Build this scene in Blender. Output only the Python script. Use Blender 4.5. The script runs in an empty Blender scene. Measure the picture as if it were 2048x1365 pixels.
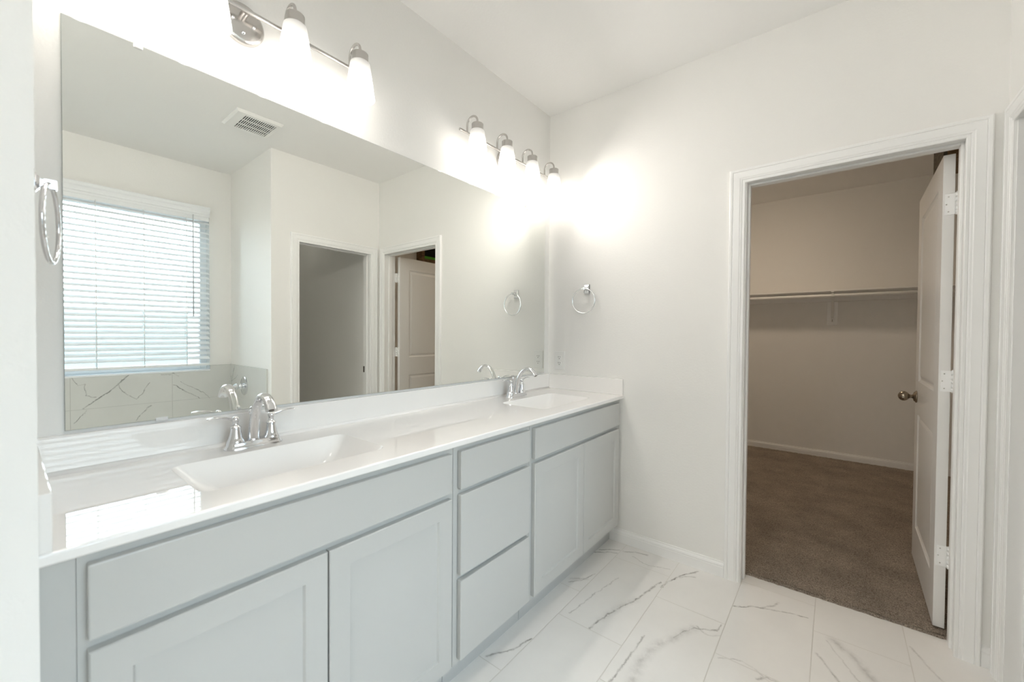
import bpy, bmesh, math, random
from mathutils import Vector, Matrix
random.seed(7)
SC = bpy.context.scene
COL = SC.collection
PI = math.pi
R = math.radians

# ------------------------------------------------------------------ camera
CAM = Vector((1.5383, -2.3298, 1.2555))
YAW, PITCH, ROLL = R(38.5635), R(-0.9194), R(0.4209)
F_ = Vector((-math.sin(YAW) * math.cos(PITCH), math.cos(YAW) * math.cos(PITCH), math.sin(PITCH)))
R_ = Vector((math.cos(YAW), math.sin(YAW), 0))
U_ = R_.cross(F_)
R2 = R_ * math.cos(ROLL) + U_ * math.sin(ROLL)
U2 = -R_ * math.sin(ROLL) + U_ * math.cos(ROLL)
cd = bpy.data.cameras.new('camera')
cam = bpy.data.objects.new('camera', cd)
COL.objects.link(cam)
mw = Matrix((R2, U2, -F_)).transposed().to_4x4()
mw.translation = CAM
cam.matrix_world = mw
cd.sensor_width = 36
cd.lens = 810.383 / 2048 * 36
cd.clip_start = 0.02
cd.clip_end = 100
cd.dof.use_dof = True
cd.dof.focus_distance = 2.9
cd.dof.aperture_fstop = 3.2
SC.camera = cam

# ------------------------------------------------------------------ world, daylight, exposure
SC.view_settings.view_transform = 'Standard'
SC.view_settings.look = 'None'
SC.view_settings.gamma = 1
SC.view_settings.use_curve_mapping = False
SC.view_settings.exposure = 2.6
SC.cycles.use_denoising = True
SC.cycles.max_bounces = 14
SC.cycles.diffuse_bounces = 8
SC.cycles.glossy_bounces = 8
SC.cycles.transmission_bounces = 8
SC.cycles.transparent_max_bounces = 12
SC.cycles.sample_clamp_indirect = 6
SC.cycles.caustics_reflective = False
SC.cycles.caustics_refractive = False

SKY = 2.3
SHADE = 1.35
BULB_W = 0.85
CLOSET_W = 8.2
FILL_W = 7.5
TOILET_FILL_W = 1.6

world = bpy.data.worlds.new('World')
SC.world = world
world.use_nodes = True
wn = world.node_tree
wn.nodes.clear()
wo = wn.nodes.new('ShaderNodeOutputWorld')
wb = wn.nodes.new('ShaderNodeBackground')
wt = wn.nodes.new('ShaderNodeTexCoord')
wsep = wn.nodes.new('ShaderNodeSeparateXYZ')
wr = wn.nodes.new('ShaderNodeValToRGB')
wr.color_ramp.elements[0].position = 0.0
wr.color_ramp.elements[0].color = (0.85, 0.93, 1.0, 1)
wr.color_ramp.elements[1].position = 0.6
wr.color_ramp.elements[1].color = (0.66, 0.82, 1.0, 1)
wn.links.new(wt.outputs['Generated'], wsep.inputs[0])
wn.links.new(wsep.outputs['Z'], wr.inputs[0])
wn.links.new(wr.outputs[0], wb.inputs['Color'])
wb.inputs['Strength'].default_value = SKY
wn.links.new(wb.outputs[0], wo.inputs['Surface'])

# sampling portal in the window opening (guides sky light through the window)
pl = bpy.data.lights.new('window_portal', 'AREA')
pl.shape = 'RECTANGLE'
pl.size = 1.4
pl.size_y = 1.4
pl.cycles.is_portal = True
po = bpy.data.objects.new('window_portal', pl)
COL.objects.link(po)
po.location = (3.12, -1.855, 1.605)
po.rotation_euler = (0, R(90), 0)

# ------------------------------------------------------------------ room numbers
W = 2.03          # wall with the toilet-room door
ZC = 2.7385       # ceiling
YF = -2.30        # face of the short wall at the vanity's left end
YA = -0.985       # tub alcove side wall
XW = 2.95         # window wall
YR = -3.40        # wall behind the camera
YC = 2.95         # closet rear wall
XC = 3.10         # closet right wall
ZK = 0.8945       # countertop
WIN = (-2.55, -1.155, 0.908, 2.30)   # window hole y0,y1,z0,z1

# ------------------------------------------------------------------ materials
def new_mat(name):
    m = bpy.data.materials.new(name)
    m.use_nodes = True
    nt = m.node_tree
    b = nt.nodes['Principled BSDF']
    return m, nt, b

def noise(nt, scale, detail=4, rough=0.55, coord='Object', vec=None):
    n = nt.nodes.new('ShaderNodeTexNoise')
    n.inputs['Scale'].default_value = scale
    n.inputs['Detail'].default_value = detail
    n.inputs['Roughness'].default_value = rough
    if vec is None:
        tc = nt.nodes.new('ShaderNodeTexCoord')
        vec = tc.outputs[coord]
    nt.links.new(vec, n.inputs['Vector'])
    return n

def bump(nt, b, height, strength, dist):
    bp = nt.nodes.new('ShaderNodeBump')
    bp.inputs['Strength'].default_value = strength
    bp.inputs['Distance'].default_value = dist
    nt.links.new(height, bp.inputs['Height'])
    nt.links.new(bp.outputs[0], b.inputs['Normal'])
    return bp

def paint(name, col, rough=0.6, peel=0.0, scale=90, dist=0.003, spec=0.5):
    m, nt, b = new_mat(name)
    b.inputs['Base Color'].default_value = (*col, 1)
    b.inputs['Roughness'].default_value = rough
    b.inputs['Specular IOR Level'].default_value = spec
    if peel:
        n = noise(nt, scale, 3, 0.6)
        bump(nt, b, n.outputs['Fac'], peel, dist)
    return m

def metal(name, col, rough, brushed=False):
    m, nt, b = new_mat(name)
    b.inputs['Base Color'].default_value = (*col, 1)
    b.inputs['Metallic'].default_value = 1
    b.inputs['Roughness'].default_value = rough
    if brushed:
        tc = nt.nodes.new('ShaderNodeTexCoord')
        mp = nt.nodes.new('ShaderNodeMapping')
        mp.inputs['Scale'].default_value = (400, 400, 8)
        nt.links.new(tc.outputs['Object'], mp.inputs[0])
        n = noise(nt, 1.0, 2, 0.5, vec=mp.outputs[0])
        bump(nt, b, n.outputs['Fac'], 0.12, 0.001)
    return m

M = {}
M['wall'] = paint('wall_paint', (0.855, 0.848, 0.825), 0.62, 0.2, 95, 0.003, 0.3)
M['closet_wall'] = M['wall']
M['ceiling'] = paint('ceiling_paint', (0.86, 0.855, 0.84), 0.7, 0.15, 80, 0.003, 0.2)
M['trim'] = paint('trim_white', (0.89, 0.89, 0.88), 0.3)
M['door'] = paint('door_white', (0.80, 0.79, 0.77), 0.32)
M['cabinet'] = paint('cabinet_grey', (0.55, 0.552, 0.535), 0.34)
M['toe'] = paint('toe_kick_grey', (0.52, 0.525, 0.515), 0.4)
M['gap'] = paint('cabinet_interior', (0.35, 0.35, 0.33), 0.7)
M['marble'] = paint('cultured_marble', (0.90, 0.885, 0.865), 0.022, spec=0.5)
M['plastic'] = paint('white_plastic', (0.84, 0.84, 0.82), 0.35)
M['blind'] = paint('blind_white', (0.84, 0.86, 0.87), 0.4)
M['vinyl'] = paint('window_vinyl', (0.84, 0.86, 0.88), 0.35)
M['wand'] = paint('wand_grey', (0.55, 0.57, 0.58), 0.3)
M['dark'] = paint('dark_void', (0.015, 0.014, 0.013), 0.9)
M['chrome'] = metal('chrome', (0.76, 0.77, 0.79), 0.05)
M['nickel'] = metal('brushed_nickel', (0.60, 0.58, 0.56), 0.27, True)
M['bronze'] = metal('antique_nickel', (0.34, 0.29, 0.23), 0.25)
M['steel'] = metal('dark_steel', (0.18, 0.16, 0.14), 0.35)
M['mirror'] = metal('mirror_silver', (0.92, 0.935, 0.905), 0.0)
M['mirror_edge'] = paint('mirror_edge', (0.30, 0.33, 0.31), 0.2)
M['tub'] = paint('tub_acrylic', (0.85, 0.85, 0.84), 0.15)
M['green'] = paint('green_strip', (0.10, 0.42, 0.02), 0.5)
M['ground'] = paint('outdoor_ground', (0.16, 0.17, 0.14), 0.9)
M['siding'] = paint('neighbour_wall', (0.20, 0.205, 0.20), 0.8)

def wood_mat(name='raw_lumber', ca=(0.10, 0.055, 0.02, 1), cb=(0.30, 0.19, 0.09, 1)):
    m, nt, b = new_mat(name)
    tc = nt.nodes.new('ShaderNodeTexCoord')
    mp = nt.nodes.new('ShaderNodeMapping')
    mp.inputs['Scale'].default_value = (6, 6, 30)
    nt.links.new(tc.outputs['Object'], mp.inputs[0])
    n = noise(nt, 2.5, 5, 0.65, vec=mp.outputs[0])
    cr = nt.nodes.new('ShaderNodeValToRGB')
    cr.color_ramp.elements[0].position = 0.3
    cr.color_ramp.elements[0].color = ca
    cr.color_ramp.elements[1].position = 0.75
    cr.color_ramp.elements[1].color = cb
    nt.links.new(n.outputs['Fac'], cr.inputs[0])
    nt.links.new(cr.outputs[0], b.inputs['Base Color'])
    b.inputs['Roughness'].default_value = 0.75
    return m
M['wood'] = wood_mat()
M['wood_dark'] = wood_mat('weathered_lumber', (0.04, 0.032, 0.022, 1), (0.16, 0.135, 0.10, 1))

def clear_mat():
    m, nt, b = new_mat('clear_plastic')
    b.inputs['Base Color'].default_value = (0.95, 0.95, 0.95, 1)
    b.inputs['Roughness'].default_value = 0.08
    b.inputs['Transmission Weight'].default_value = 0.25
    b.inputs['IOR'].default_value = 1.45
    return m
M['clear'] = clear_mat()

def glass_mat():
    m = bpy.data.materials.new('window_glass')
    m.use_nodes = True
    nt = m.node_tree
    nt.nodes.clear()
    o = nt.nodes.new('ShaderNodeOutputMaterial')
    tr = nt.nodes.new('ShaderNodeBsdfTransparent')
    tr.inputs[0].default_value = (0.95, 0.98, 0.97, 1)
    gl = nt.nodes.new('ShaderNodeBsdfGlossy')
    gl.inputs['Roughness'].default_value = 0.01
    fr = nt.nodes.new('ShaderNodeFresnel')
    mx = nt.nodes.new('ShaderNodeMixShader')
    nt.links.new(fr.outputs[0], mx.inputs[0])
    nt.links.new(tr.outputs[0], mx.inputs[1])
    nt.links.new(gl.outputs[0], mx.inputs[2])
    nt.links.new(mx.outputs[0], o.inputs[0])
    return m
M['glass'] = glass_mat()

def shade_mat():
    # lit frosted glass: the bulb sits in the lower part of the shade, so the neck glows less
    m, nt, b = new_mat('lit_frosted_glass')
    b.inputs['Base Color'].default_value = (0.55, 0.545, 0.53, 1)
    b.inputs['Roughness'].default_value = 0.3
    tc = nt.nodes.new('ShaderNodeTexCoord')
    sp = nt.nodes.new('ShaderNodeSeparateXYZ')
    nt.links.new(tc.outputs['Generated'], sp.inputs[0])
    cr = nt.nodes.new('ShaderNodeValToRGB')
    e = cr.color_ramp.elements
    e[0].position = 0.40; e[0].color = (1, 1, 1, 1)
    e[1].position = 0.97; e[1].color = (0.035, 0.035, 0.035, 1)
    em = cr.color_ramp.elements.new(0.74); em.color = (0.10, 0.10, 0.10, 1)
    nt.links.new(sp.outputs['Z'], cr.inputs[0])
    mu = nt.nodes.new('ShaderNodeMath'); mu.operation = 'MULTIPLY'
    mu.inputs[1].default_value = SHADE
    nt.links.new(cr.outputs[0], mu.inputs[0])
    b.inputs['Emission Color'].default_value = (1.0, 0.945, 0.875, 1)
    nt.links.new(mu.outputs[0], b.inputs['Emission Strength'])
    return m
M['shade'] = shade_mat()

def lens_mat(strength, col):
    m, nt, b = new_mat('lit_lamp_lens')
    b.inputs['Base Color'].default_value = (0.8, 0.8, 0.8, 1)
    b.inputs['Emission Color'].default_value = (*col, 1)
    b.inputs['Emission Strength'].default_value = strength
    return m

def carpet_mat():
    m, nt, b = new_mat('carpet_pile')
    n1 = noise(nt, 210, 4, 0.75)
    cr = nt.nodes.new('ShaderNodeValToRGB')
    e = cr.color_ramp.elements
    e[0].position = 0.33; e[0].color = (0.19, 0.142, 0.108, 1)
    e[1].position = 0.66; e[1].color = (0.80, 0.69, 0.575, 1)
    nt.links.new(n1.outputs['Fac'], cr.inputs[0])
    n2 = noise(nt, 4.5, 4, 0.6)
    cr2 = nt.nodes.new('ShaderNodeValToRGB')
    cr2.color_ramp.elements[0].position = 0.35; cr2.color_ramp.elements[0].color = (0.82, 0.82, 0.82, 1)
    cr2.color_ramp.elements[1].position = 0.68; cr2.color_ramp.elements[1].color = (1.12, 1.12, 1.12, 1)
    nt.links.new(n2.outputs['Fac'], cr2.inputs[0])
    mx = nt.nodes.new('ShaderNodeMix'); mx.data_type = 'RGBA'; mx.blend_type = 'MULTIPLY'
    mx.inputs[0].default_value = 1
    nt.links.new(cr.outputs[0], mx.inputs[6]); nt.links.new(cr2.outputs[0], mx.inputs[7])
    nt.links.new(mx.outputs[2], b.inputs['Base Color'])
    b.inputs['Roughness'].default_value = 0.95
    b.inputs['Specular IOR Level'].default_value = 0.1
    bump(nt, b, n1.outputs['Fac'], 1.0, 0.012)
    return m
M['carpet'] = carpet_mat()

# ---- marble-look porcelain tile: grout grid + hand-placed veins (distance to warped segments)
def seg_group():
    g = bpy.data.node_groups.new('vein_segment', 'ShaderNodeTree')
    for nm, k in (('P', 'NodeSocketVector'), ('A', 'NodeSocketVector'), ('B', 'NodeSocketVector'),
                  ('Width', 'NodeSocketFloat'), ('Strength', 'NodeSocketFloat'), ('Prev', 'NodeSocketFloat')):
        g.interface.new_socket(nm, in_out='INPUT', socket_type=k)
    g.interface.new_socket('Value', in_out='OUTPUT', socket_type='NodeSocketFloat')
    gi = g.nodes.new('NodeGroupInput'); go = g.nodes.new('NodeGroupOutput')
    def vm(op, a, b=None):
        n = g.nodes.new('ShaderNodeVectorMath'); n.operation = op
        g.links.new(a, n.inputs[0])
        if b is not None: g.links.new(b, n.inputs[1])
        return n
    def mm(op, a, b=None, c=None, clamp=False):
        n = g.nodes.new('ShaderNodeMath'); n.operation = op; n.use_clamp = clamp
        for i, x in enumerate((a, b, c)):
            if x is None: continue
            if isinstance(x, (int, float)): n.inputs[i].default_value = x
            else: g.links.new(x, n.inputs[i])
        return n.outputs[0]
    pa = vm('SUBTRACT', gi.outputs['P'], gi.outputs['A']).outputs[0]
    ba = vm('SUBTRACT', gi.outputs['B'], gi.outputs['A']).outputs[0]
    d1 = vm('DOT_PRODUCT', pa, ba).outputs['Value']
    d2 = vm('DOT_PRODUCT', ba, ba).outputs['Value']
    h = mm('DIVIDE', d1, d2, clamp=True)
    sc = g.nodes.new('ShaderNodeVectorMath'); sc.operation = 'SCALE'
    g.links.new(ba, sc.inputs[0]); g.links.new(h, sc.inputs['Scale'])
    df = vm('SUBTRACT', pa, sc.outputs[0]).outputs[0]
    ln = vm('LENGTH', df).outputs['Value']
    q = mm('DIVIDE', ln, gi.outputs['Width'])
    v = mm('SUBTRACT', 1.0, q, clamp=True)
    v = mm('POWER', v, 1.7)
    v = mm('MULTIPLY', v, 1.35)
    v = mm('MULTIPLY', v, gi.outputs['Strength'])
    v = mm('MAXIMUM', v, gi.outputs['Prev'])
    g.links.new(v, go.inputs[0])
    return g
SEG = seg_group()

def tile_mat(name, axes, grid, veins, base, grout, vein_col, rough=0.22, warp=0.018):
    """axes: (long axis, cross axis) indices in object space; grid: (cross0, cross_pitch, long0, long_pitch, stagger)."""
    m, nt, b = new_mat(name)
    tc = nt.nodes.new('ShaderNodeTexCoord')
    sp = nt.nodes.new('ShaderNodeSeparateXYZ')
    nt.links.new(tc.outputs['Object'], sp.inputs[0])
    def mm(op, a, b2=None, c=None, clamp=False):
        n = nt.nodes.new('ShaderNodeMath'); n.operation = op; n.use_clamp = clamp
        for i, x in enumerate((a, b2, c)):
            if x is None: continue
            if isinstance(x, (int, float)): n.inputs[i].default_value = x
            else: nt.links.new(x, n.inputs[i])
        return n.outputs[0]
    c0, cp, l0, lp, st = grid
    cross = sp.outputs[axes[1]]; lng = sp.outputs[axes[0]]
    u = mm('DIVIDE', mm('SUBTRACT', cross, c0), cp)
    col = mm('FLOOR', u)
    fu = mm('SUBTRACT', u, col)
    v = mm('DIVIDE', mm('SUBTRACT', mm('SUBTRACT', lng, l0), mm('MULTIPLY', col, st)), lp)
    fv = mm('SUBTRACT', v, mm('FLOOR', v))
    du = mm('MULTIPLY', mm('MINIMUM', fu, mm('SUBTRACT', 1.0, fu)), cp)
    dv = mm('MULTIPLY', mm('MINIMUM', fv, mm('SUBTRACT', 1.0, fv)), lp)
    d = mm('MINIMUM', du, dv)
    g = mm('SUBTRACT', 1.0, mm('DIVIDE', d, 0.0024), clamp=True)
    g = mm('MULTIPLY', g, 1.8, clamp=True)
    # warped coordinate
    n1 = noise(nt, 9, 6, 0.62, vec=tc.outputs['Object'])
    n2 = noise(nt, 40, 4, 0.6, vec=tc.outputs['Object'])
    def warpv(n, amt):
        s = nt.nodes.new('ShaderNodeVectorMath'); s.operation = 'SUBTRACT'
        nt.links.new(n.outputs['Color'], s.inputs[0]); s.inputs[1].default_value = (0.5, 0.5, 0.5)
        k = nt.nodes.new('ShaderNodeVectorMath'); k.operation = 'SCALE'
        nt.links.new(s.outputs[0], k.inputs[0]); k.inputs['Scale'].default_value = amt
        return k.outputs[0]
    a1 = nt.nodes.new('ShaderNodeVectorMath'); a1.operation = 'ADD'
    nt.links.new(tc.outputs['Object'], a1.inputs[0]); nt.links.new(warpv(n1, warp * 2.2), a1.inputs[1])
    a2 = nt.nodes.new('ShaderNodeVectorMath'); a2.operation = 'ADD'
    nt.links.new(a1.outputs[0], a2.inputs[0]); nt.links.new(warpv(n2, warp * 0.9), a2.inputs[1])
    flat = nt.nodes.new('ShaderNodeVectorMath'); flat.operation = 'MULTIPLY'
    k = [0, 0, 0]; k[axes[0]] = 1; k[axes[1]] = 1
    nt.links.new(a2.outputs[0], flat.inputs[0]); flat.inputs[1].default_value = k
    P = flat.outputs[0]
    prev = None
    for (pts, wd, stg) in veins:
        for (pa, pb) in zip(pts[:-1], pts[1:]):
            gn = nt.nodes.new('ShaderNodeGroup'); gn.node_tree = SEG
            A = [0, 0, 0]; A[axes[1]] = pa[0]; A[axes[0]] = pa[1]
            B = [0, 0, 0]; B[axes[1]] = pb[0]; B[axes[0]] = pb[1]
            gn.inputs['A'].default_value = A; gn.inputs['B'].default_value = B
            gn.inputs['Width'].default_value = wd * 1.45; gn.inputs['Strength'].default_value = stg
            nt.links.new(P, gn.inputs['P'])
            if prev is not None: nt.links.new(prev, gn.inputs['Prev'])
            prev = gn.outputs[0]
    n3 = noise(nt, 24, 4, 0.7, vec=tc.outputs['Object'])
    brk = mm('MULTIPLY', mm('SUBTRACT', n3.outputs['Fac'], 0.28), 2.6, clamp=True)
    vein = mm('MULTIPLY', prev, brk, clamp=True)
    n4 = noise(nt, 3.2, 5, 0.6, vec=tc.outputs['Object'])
    cl = nt.nodes.new('ShaderNodeMapRange')
    cl.inputs['From Min'].default_value = 0.3; cl.inputs['From Max'].default_value = 0.75
    cl.inputs['To Min'].default_value = 1.0; cl.inputs['To Max'].default_value = 0.93
    nt.links.new(n4.outputs['Fac'], cl.inputs['Value'])
    bc = nt.nodes.new('ShaderNodeVectorMath'); bc.operation = 'SCALE'
    bc.inputs[0].default_value = base
    nt.links.new(cl.outputs[0], bc.inputs['Scale'])
    mx = nt.nodes.new('ShaderNodeMix'); mx.data_type = 'RGBA'
    nt.links.new(vein, mx.inputs[0]); nt.links.new(bc.outputs[0], mx.inputs[6]); mx.inputs[7].default_value = (*vein_col, 1)
    mg = nt.nodes.new('ShaderNodeMix'); mg.data_type = 'RGBA'
    nt.links.new(g, mg.inputs[0]); nt.links.new(mx.outputs[2], mg.inputs[6]); mg.inputs[7].default_value = (*grout, 1)
    nt.links.new(mg.outputs[2], b.inputs['Base Color'])
    rr = mm('ADD', mm('MULTIPLY', g, 0.5), rough)
    nt.links.new(rr, b.inputs['Roughness'])
    inv = mm('SUBTRACT', 1.0, g)
    bump(nt, b, inv, 0.35, 0.002)
    return m

FV = [  # floor veins: (x,y) polylines, width, strength
    ([(0.735, -0.779), (0.765, -0.625), (0.811, -0.484), (0.867, -0.262)], 0.0065, 0.75),
    ([(0.750, -0.700), (0.780, -0.560), (0.815, -0.470)], 0.020, 0.22),
    ([(0.884, -0.299), (0.890, -0.236), (0.912, -0.17), (0.985, -0.035)], 0.0065, 0.8),
    ([(0.912, -0.17), (0.96, -0.12), (0.99, -0.10)], 0.005, 0.4),
    ([(0.986, -0.95), (0.971, -0.808), (1.002, -0.668), (1.087, -0.493)], 0.024, 0.28),
    ([(1.03, -0.60), (1.09, -0.49), (1.16, -0.445), (1.17, -0.40)], 0.005, 0.62),
    ([(1.09, -0.47), (1.13, -0.50), (1.18, -0.47)], 0.005, 0.4),
    ([(0.918, -1.05), (0.922, -0.973), (0.927, -0.844), (0.935, -0.674)], 0.005, 0.6),
    ([(0.62, -0.75), (0.64, -0.60), (0.68, -0.36)], 0.004, 0.42),
    ([(1.195, -0.225), (1.25, -0.175), (1.31, -0.155), (1.40, -0.115), (1.46, -0.10)], 0.0055, 0.72),
    ([(1.29, -0.165), (1.335, -0.105), (1.345, -0.065)], 0.007, 0.5),
    ([(1.20, -0.60), (1.28, -0.56), (1.37, -0.60)], 0.004, 0.3),
    ([(1.33, -0.62), (1.36, -0.585), (1.40, -0.59)], 0.006, 0.45),
    ([(1.50, -0.33), (1.56, -0.42), (1.64, -0.56)], 0.007, 0.45),
    ([(1.55, -0.20), (1.62, -0.27), (1.70, -0.42), (1.74, -0.52)], 0.022, 0.30),
    ([(1.53, -0.22), (1.58, -0.32), (1.66, -0.45)], 0.004, 0.3),
    ([(0.50, -1.17), (0.55, -1.07), (0.58, -0.98)], 0.006, 0.7),
    ([(0.50, -0.55), (0.54, -0.50), (0.575, -0.40)], 0.005, 0.5),
    ([(0.49, -0.52), (0.56, -0.47)], 0.012, 0.3),
    ([(0.48, -0.17), (0.53, -0.13), (0.575, -0.10)], 0.006, 0.7),
    ([(0.47, -0.21), (0.53, -0.17), (0.58, -0.14)], 0.006, 0.6),
    ([(0.60, -0.10), (0.66, -0.06), (0.72, -0.05)], 0.009, 0.55),
    ([(0.66, -0.12), (0.76, -0.15), (0.86, -0.11)], 0.004, 0.4),
    ([(1.80, -0.05), (1.86, -0.20), (1.94, -0.30)], 0.006, 0.35),
    ([(1.25, -1.30), (1.45, -1.05), (1.75, -0.95)], 0.008, 0.5),
    ([(0.65, -1.75), (0.80, -1.45), (1.05, -1.30)], 0.008, 0.5),
]
M['floor_tile'] = tile_mat('floor_marble_tile', (1, 0), (0.282, 0.3008, 0.017, 0.6, -0.2), FV,
                           (0.88, 0.865, 0.84), (0.66, 0.64, 0.60), (0.17, 0.155, 0.135), 0.2)
WV = [  # window-wall veins: (z, y) pairs as (cross, long)
    ([(0.665, -1.955), (0.72, -1.89), (0.80, -1.80), (0.905, -1.70)], 0.006, 0.95),
    ([(0.83, -1.76), (0.77, -1.74), (0.735, -1.71), (0.70, -1.655), (0.74, -1.625), (0.83, -1.575)], 0.004, 0.75),
    ([(0.905, -2.015), (0.85, -1.99), (0.855, -1.945), (0.76, -1.945), (0.745, -1.89)], 0.004, 0.6),
    ([(0.80, -1.42), (0.74, -1.34), (0.66, -1.235)], 0.005, 0.7),
    ([(0.82, -1.37), (0.77, -1.29), (0.70, -1.20), (0.655, -1.16)], 0.004, 0.7),
    ([(0.90, -1.42), (0.87, -1.38)], 0.006, 0.6),
    ([(0.895, -1.50), (0.885, -1.43)], 0.005, 0.45),
    ([(0.56, -2.01), (0.62, -1.96), (0.65, -1.94)], 0.004, 0.7),
    ([(0.53, -1.66), (0.60, -1.60), (0.64, -1.57)], 0.005, 0.7),
    ([(0.91, -2.45), (0.80, -2.30), (0.70, -2.10)], 0.006, 0.7),
]
M['wall_tile'] = tile_mat('wall_marble_tile', (1, 2), (0.66, 0.2965, -1.426, 0.598, 0.0), WV,
                          (0.68, 0.69, 0.665), (0.50, 0.51, 0.49), (0.13, 0.13, 0.12), 0.18)
SV = [
    ([(0.95, 2.83), (0.86, 2.88), (0.78, 2.92)], 0.006, 0.8),
    ([(0.80, 2.91), (0.84, 2.80), (0.87, 2.755)], 0.004, 0.7),
    ([(0.85, 2.93), (0.80, 2.90), (0.70, 2.89)], 0.005, 0.5),
]
M['side_tile'] = tile_mat('side_marble_tile', (0, 2), (0.66, 0.2965, 2.752, 0.598, 0.0), SV,
                          (0.68, 0.69, 0.665), (0.50, 0.51, 0.49), (0.13, 0.13, 0.12), 0.18)

# ------------------------------------------------------------------ mesh helpers
class MB:
    def __init__(self):
        self.bm = bmesh.new()

    def box(self, x0, y0, z0, x1, y1, z1, bev=0.0, seg=1):
        t = bmesh.new()
        vs = [t.verts.new((x, y, z)) for x in (x0, x1) for y in (y0, y1) for z in (z0, z1)]
        for f in ((0, 1, 3, 2), (4, 6, 7, 5), (0, 4, 5, 1), (2, 3, 7, 6), (0, 2, 6, 4), (1, 5, 7, 3)):
            t.faces.new([vs[i] for i in f])
        bmesh.ops.recalc_face_normals(t, faces=t.faces)
        if bev > 0:
            bmesh.ops.bevel(t, geom=list(t.edges), offset=bev, segments=seg, profile=0.5, affect='EDGES', clamp_overlap=True)
        self._merge(t)
        return self

    def _merge(self, t, mat=None):
        if mat is not None:
            bmesh.ops.transform(t, matrix=mat, verts=t.verts)
        vm = {}
        for v in t.verts:
            vm[v] = self.bm.verts.new(v.co)
        for f in t.faces:
            try:
                nf = self.bm.faces.new([vm[v] for v in f.verts])
                nf.smooth = f.smooth
            except ValueError:
                pass
        t.free()

    def rings(self, loops, cap0=True, cap1=True, closed=True, smooth=True):
        """loft between equal-length loops of points"""
        L = [[self.bm.verts.new(p) for p in lp] for lp in loops]
        n = len(L[0])
        for a, b in zip(L[:-1], L[1:]):
            for i in range(n if closed else n - 1):
                j = (i + 1) % n
                try:
                    f = self.bm.faces.new((a[i], a[j], b[j], b[i])); f.smooth = smooth
                except ValueError:
                    pass
        if cap0 and closed: self.bm.faces.new(list(reversed(L[0])))
        if cap1 and closed: self.bm.faces.new(L[-1])
        return self

    def lathe(self, prof, origin, axis='z', n=32, cap0=True, cap1=True):
        """prof: list of (radius, height along axis)"""
        o = Vector(origin)
        loops = []
        for r, h in prof:
            r = max(r, 1e-5)
            lp = []
            for i in range(n):
                a = 2 * PI * i / n
                c, s = r * math.cos(a), r * math.sin(a)
                if axis == 'z': p = Vector((c, s, h))
                elif axis == 'x': p = Vector((h, c, s))
                elif axis == '-x': p = Vector((-h, s, c))
                elif axis == 'y': p = Vector((s, h, c))
                else: p = Vector((c, -h, s))
                lp.append(o + p)
            loops.append(lp)
        return self.rings(loops, cap0, cap1)

    def tube(self, pts, rad, n=12, flat=None, up=None):
        """tube along pts; rad float or list; flat: list of (side, normal) radii"""
        pts = [Vector(p) for p in pts]
        N = len(pts)
        rads = rad if isinstance(rad, (list, tuple)) else [rad] * N
        loops = []
        prev = Vector(up) if up else None
        for i, p in enumerate(pts):
            t = (pts[min(i + 1, N - 1)] - pts[max(i - 1, 0)]).normalized()
            if prev is None:
                a = Vector((0, 0, 1)) if abs(t.z) < 0.9 else Vector((1, 0, 0))
                prev = a
            s = t.cross(prev)
            if s.length < 1e-6:
                s = t.orthogonal()
            s.normalize()
            u = s.cross(t).normalized()
            prev = u
            if flat: ra, rb = flat[i]
            else: ra = rb = rads[i]
            loops.append([p + s * (ra * math.cos(2 * PI * k / n)) + u * (rb * math.sin(2 * PI * k / n)) for k in range(n)])
        return self.rings(loops)

    def torus(self, c, R0, r, rot=None, n=64, m=10):
        c = Vector(c)
        loops = []
        for i in range(n):
            a = 2 * PI * i / n
            lp = []
            for k in range(m):
                b = 2 * PI * k / m
                q = Vector(((R0 + r * math.cos(b)) * math.cos(a), r * math.sin(b), (R0 + r * math.cos(b)) * math.sin(a)))
                if rot: q = rot @ q
                lp.append(c + q)
            loops.append(lp)
        L = [[self.bm.verts.new(p) for p in lp] for lp in loops]
        for i in range(n):
            a, b = L[i], L[(i + 1) % n]
            for k in range(m):
                j = (k + 1) % m
                f = self.bm.faces.new((a[k], a[j], b[j], b[k])); f.smooth = True
        return self

    def sphere(self, c, r, sx=1, sy=1, sz=1, n=20):
        t = bmesh.new()
        bmesh.ops.create_uvsphere(t, u_segments=n, v_segments=n // 2 + 2, radius=1)
        for f in t.faces: f.smooth = True
        self._merge(t, Matrix.Translation(c) @ Matrix.Diagonal((r * sx, r * sy, r * sz, 1)))
        return self

    def quad(self, *p):
        self.bm.faces.new([self.bm.verts.new(q) for q in p])
        return self

    def build(self, name, mat, parent=None, loc=None, recalc=True, smooth_angle=None):
        if recalc:
            bmesh.ops.recalc_face_normals(self.bm, faces=self.bm.faces)
        me = bpy.data.meshes.new(name)
        if loc is not None:
            bmesh.ops.translate(self.bm, verts=self.bm.verts, vec=-Vector(loc))
        self.bm.to_mesh(me)
        self.bm.free()
        mats = mat if isinstance(mat, (list, tuple)) else [mat]
        for m in mats: me.materials.append(m)
        if smooth_angle:
            for p in me.polygons: p.use_smooth = True
            me.set_sharp_from_angle(angle=R(smooth_angle))
        o = bpy.data.objects.new(name, me)
        COL.objects.link(o)
        if parent is not None:
            o.parent = parent
        if loc is not None:
            o.location = loc
        return o

def tag(o, label, cat, group=None, kind=None):
    o['label'] = label
    o['category'] = cat
    if group: o['group'] = group
    if kind: o['kind'] = kind
    return o

def thing(name, loc, label, cat, group=None, rotz=0, kind=None):
    o = bpy.data.objects.new(name, None)
    o.empty_display_size = 0.05
    COL.objects.link(o)
    o.location = loc
    o.rotation_euler = (0, 0, rotz)
    return tag(o, label, cat, group, kind)

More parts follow.
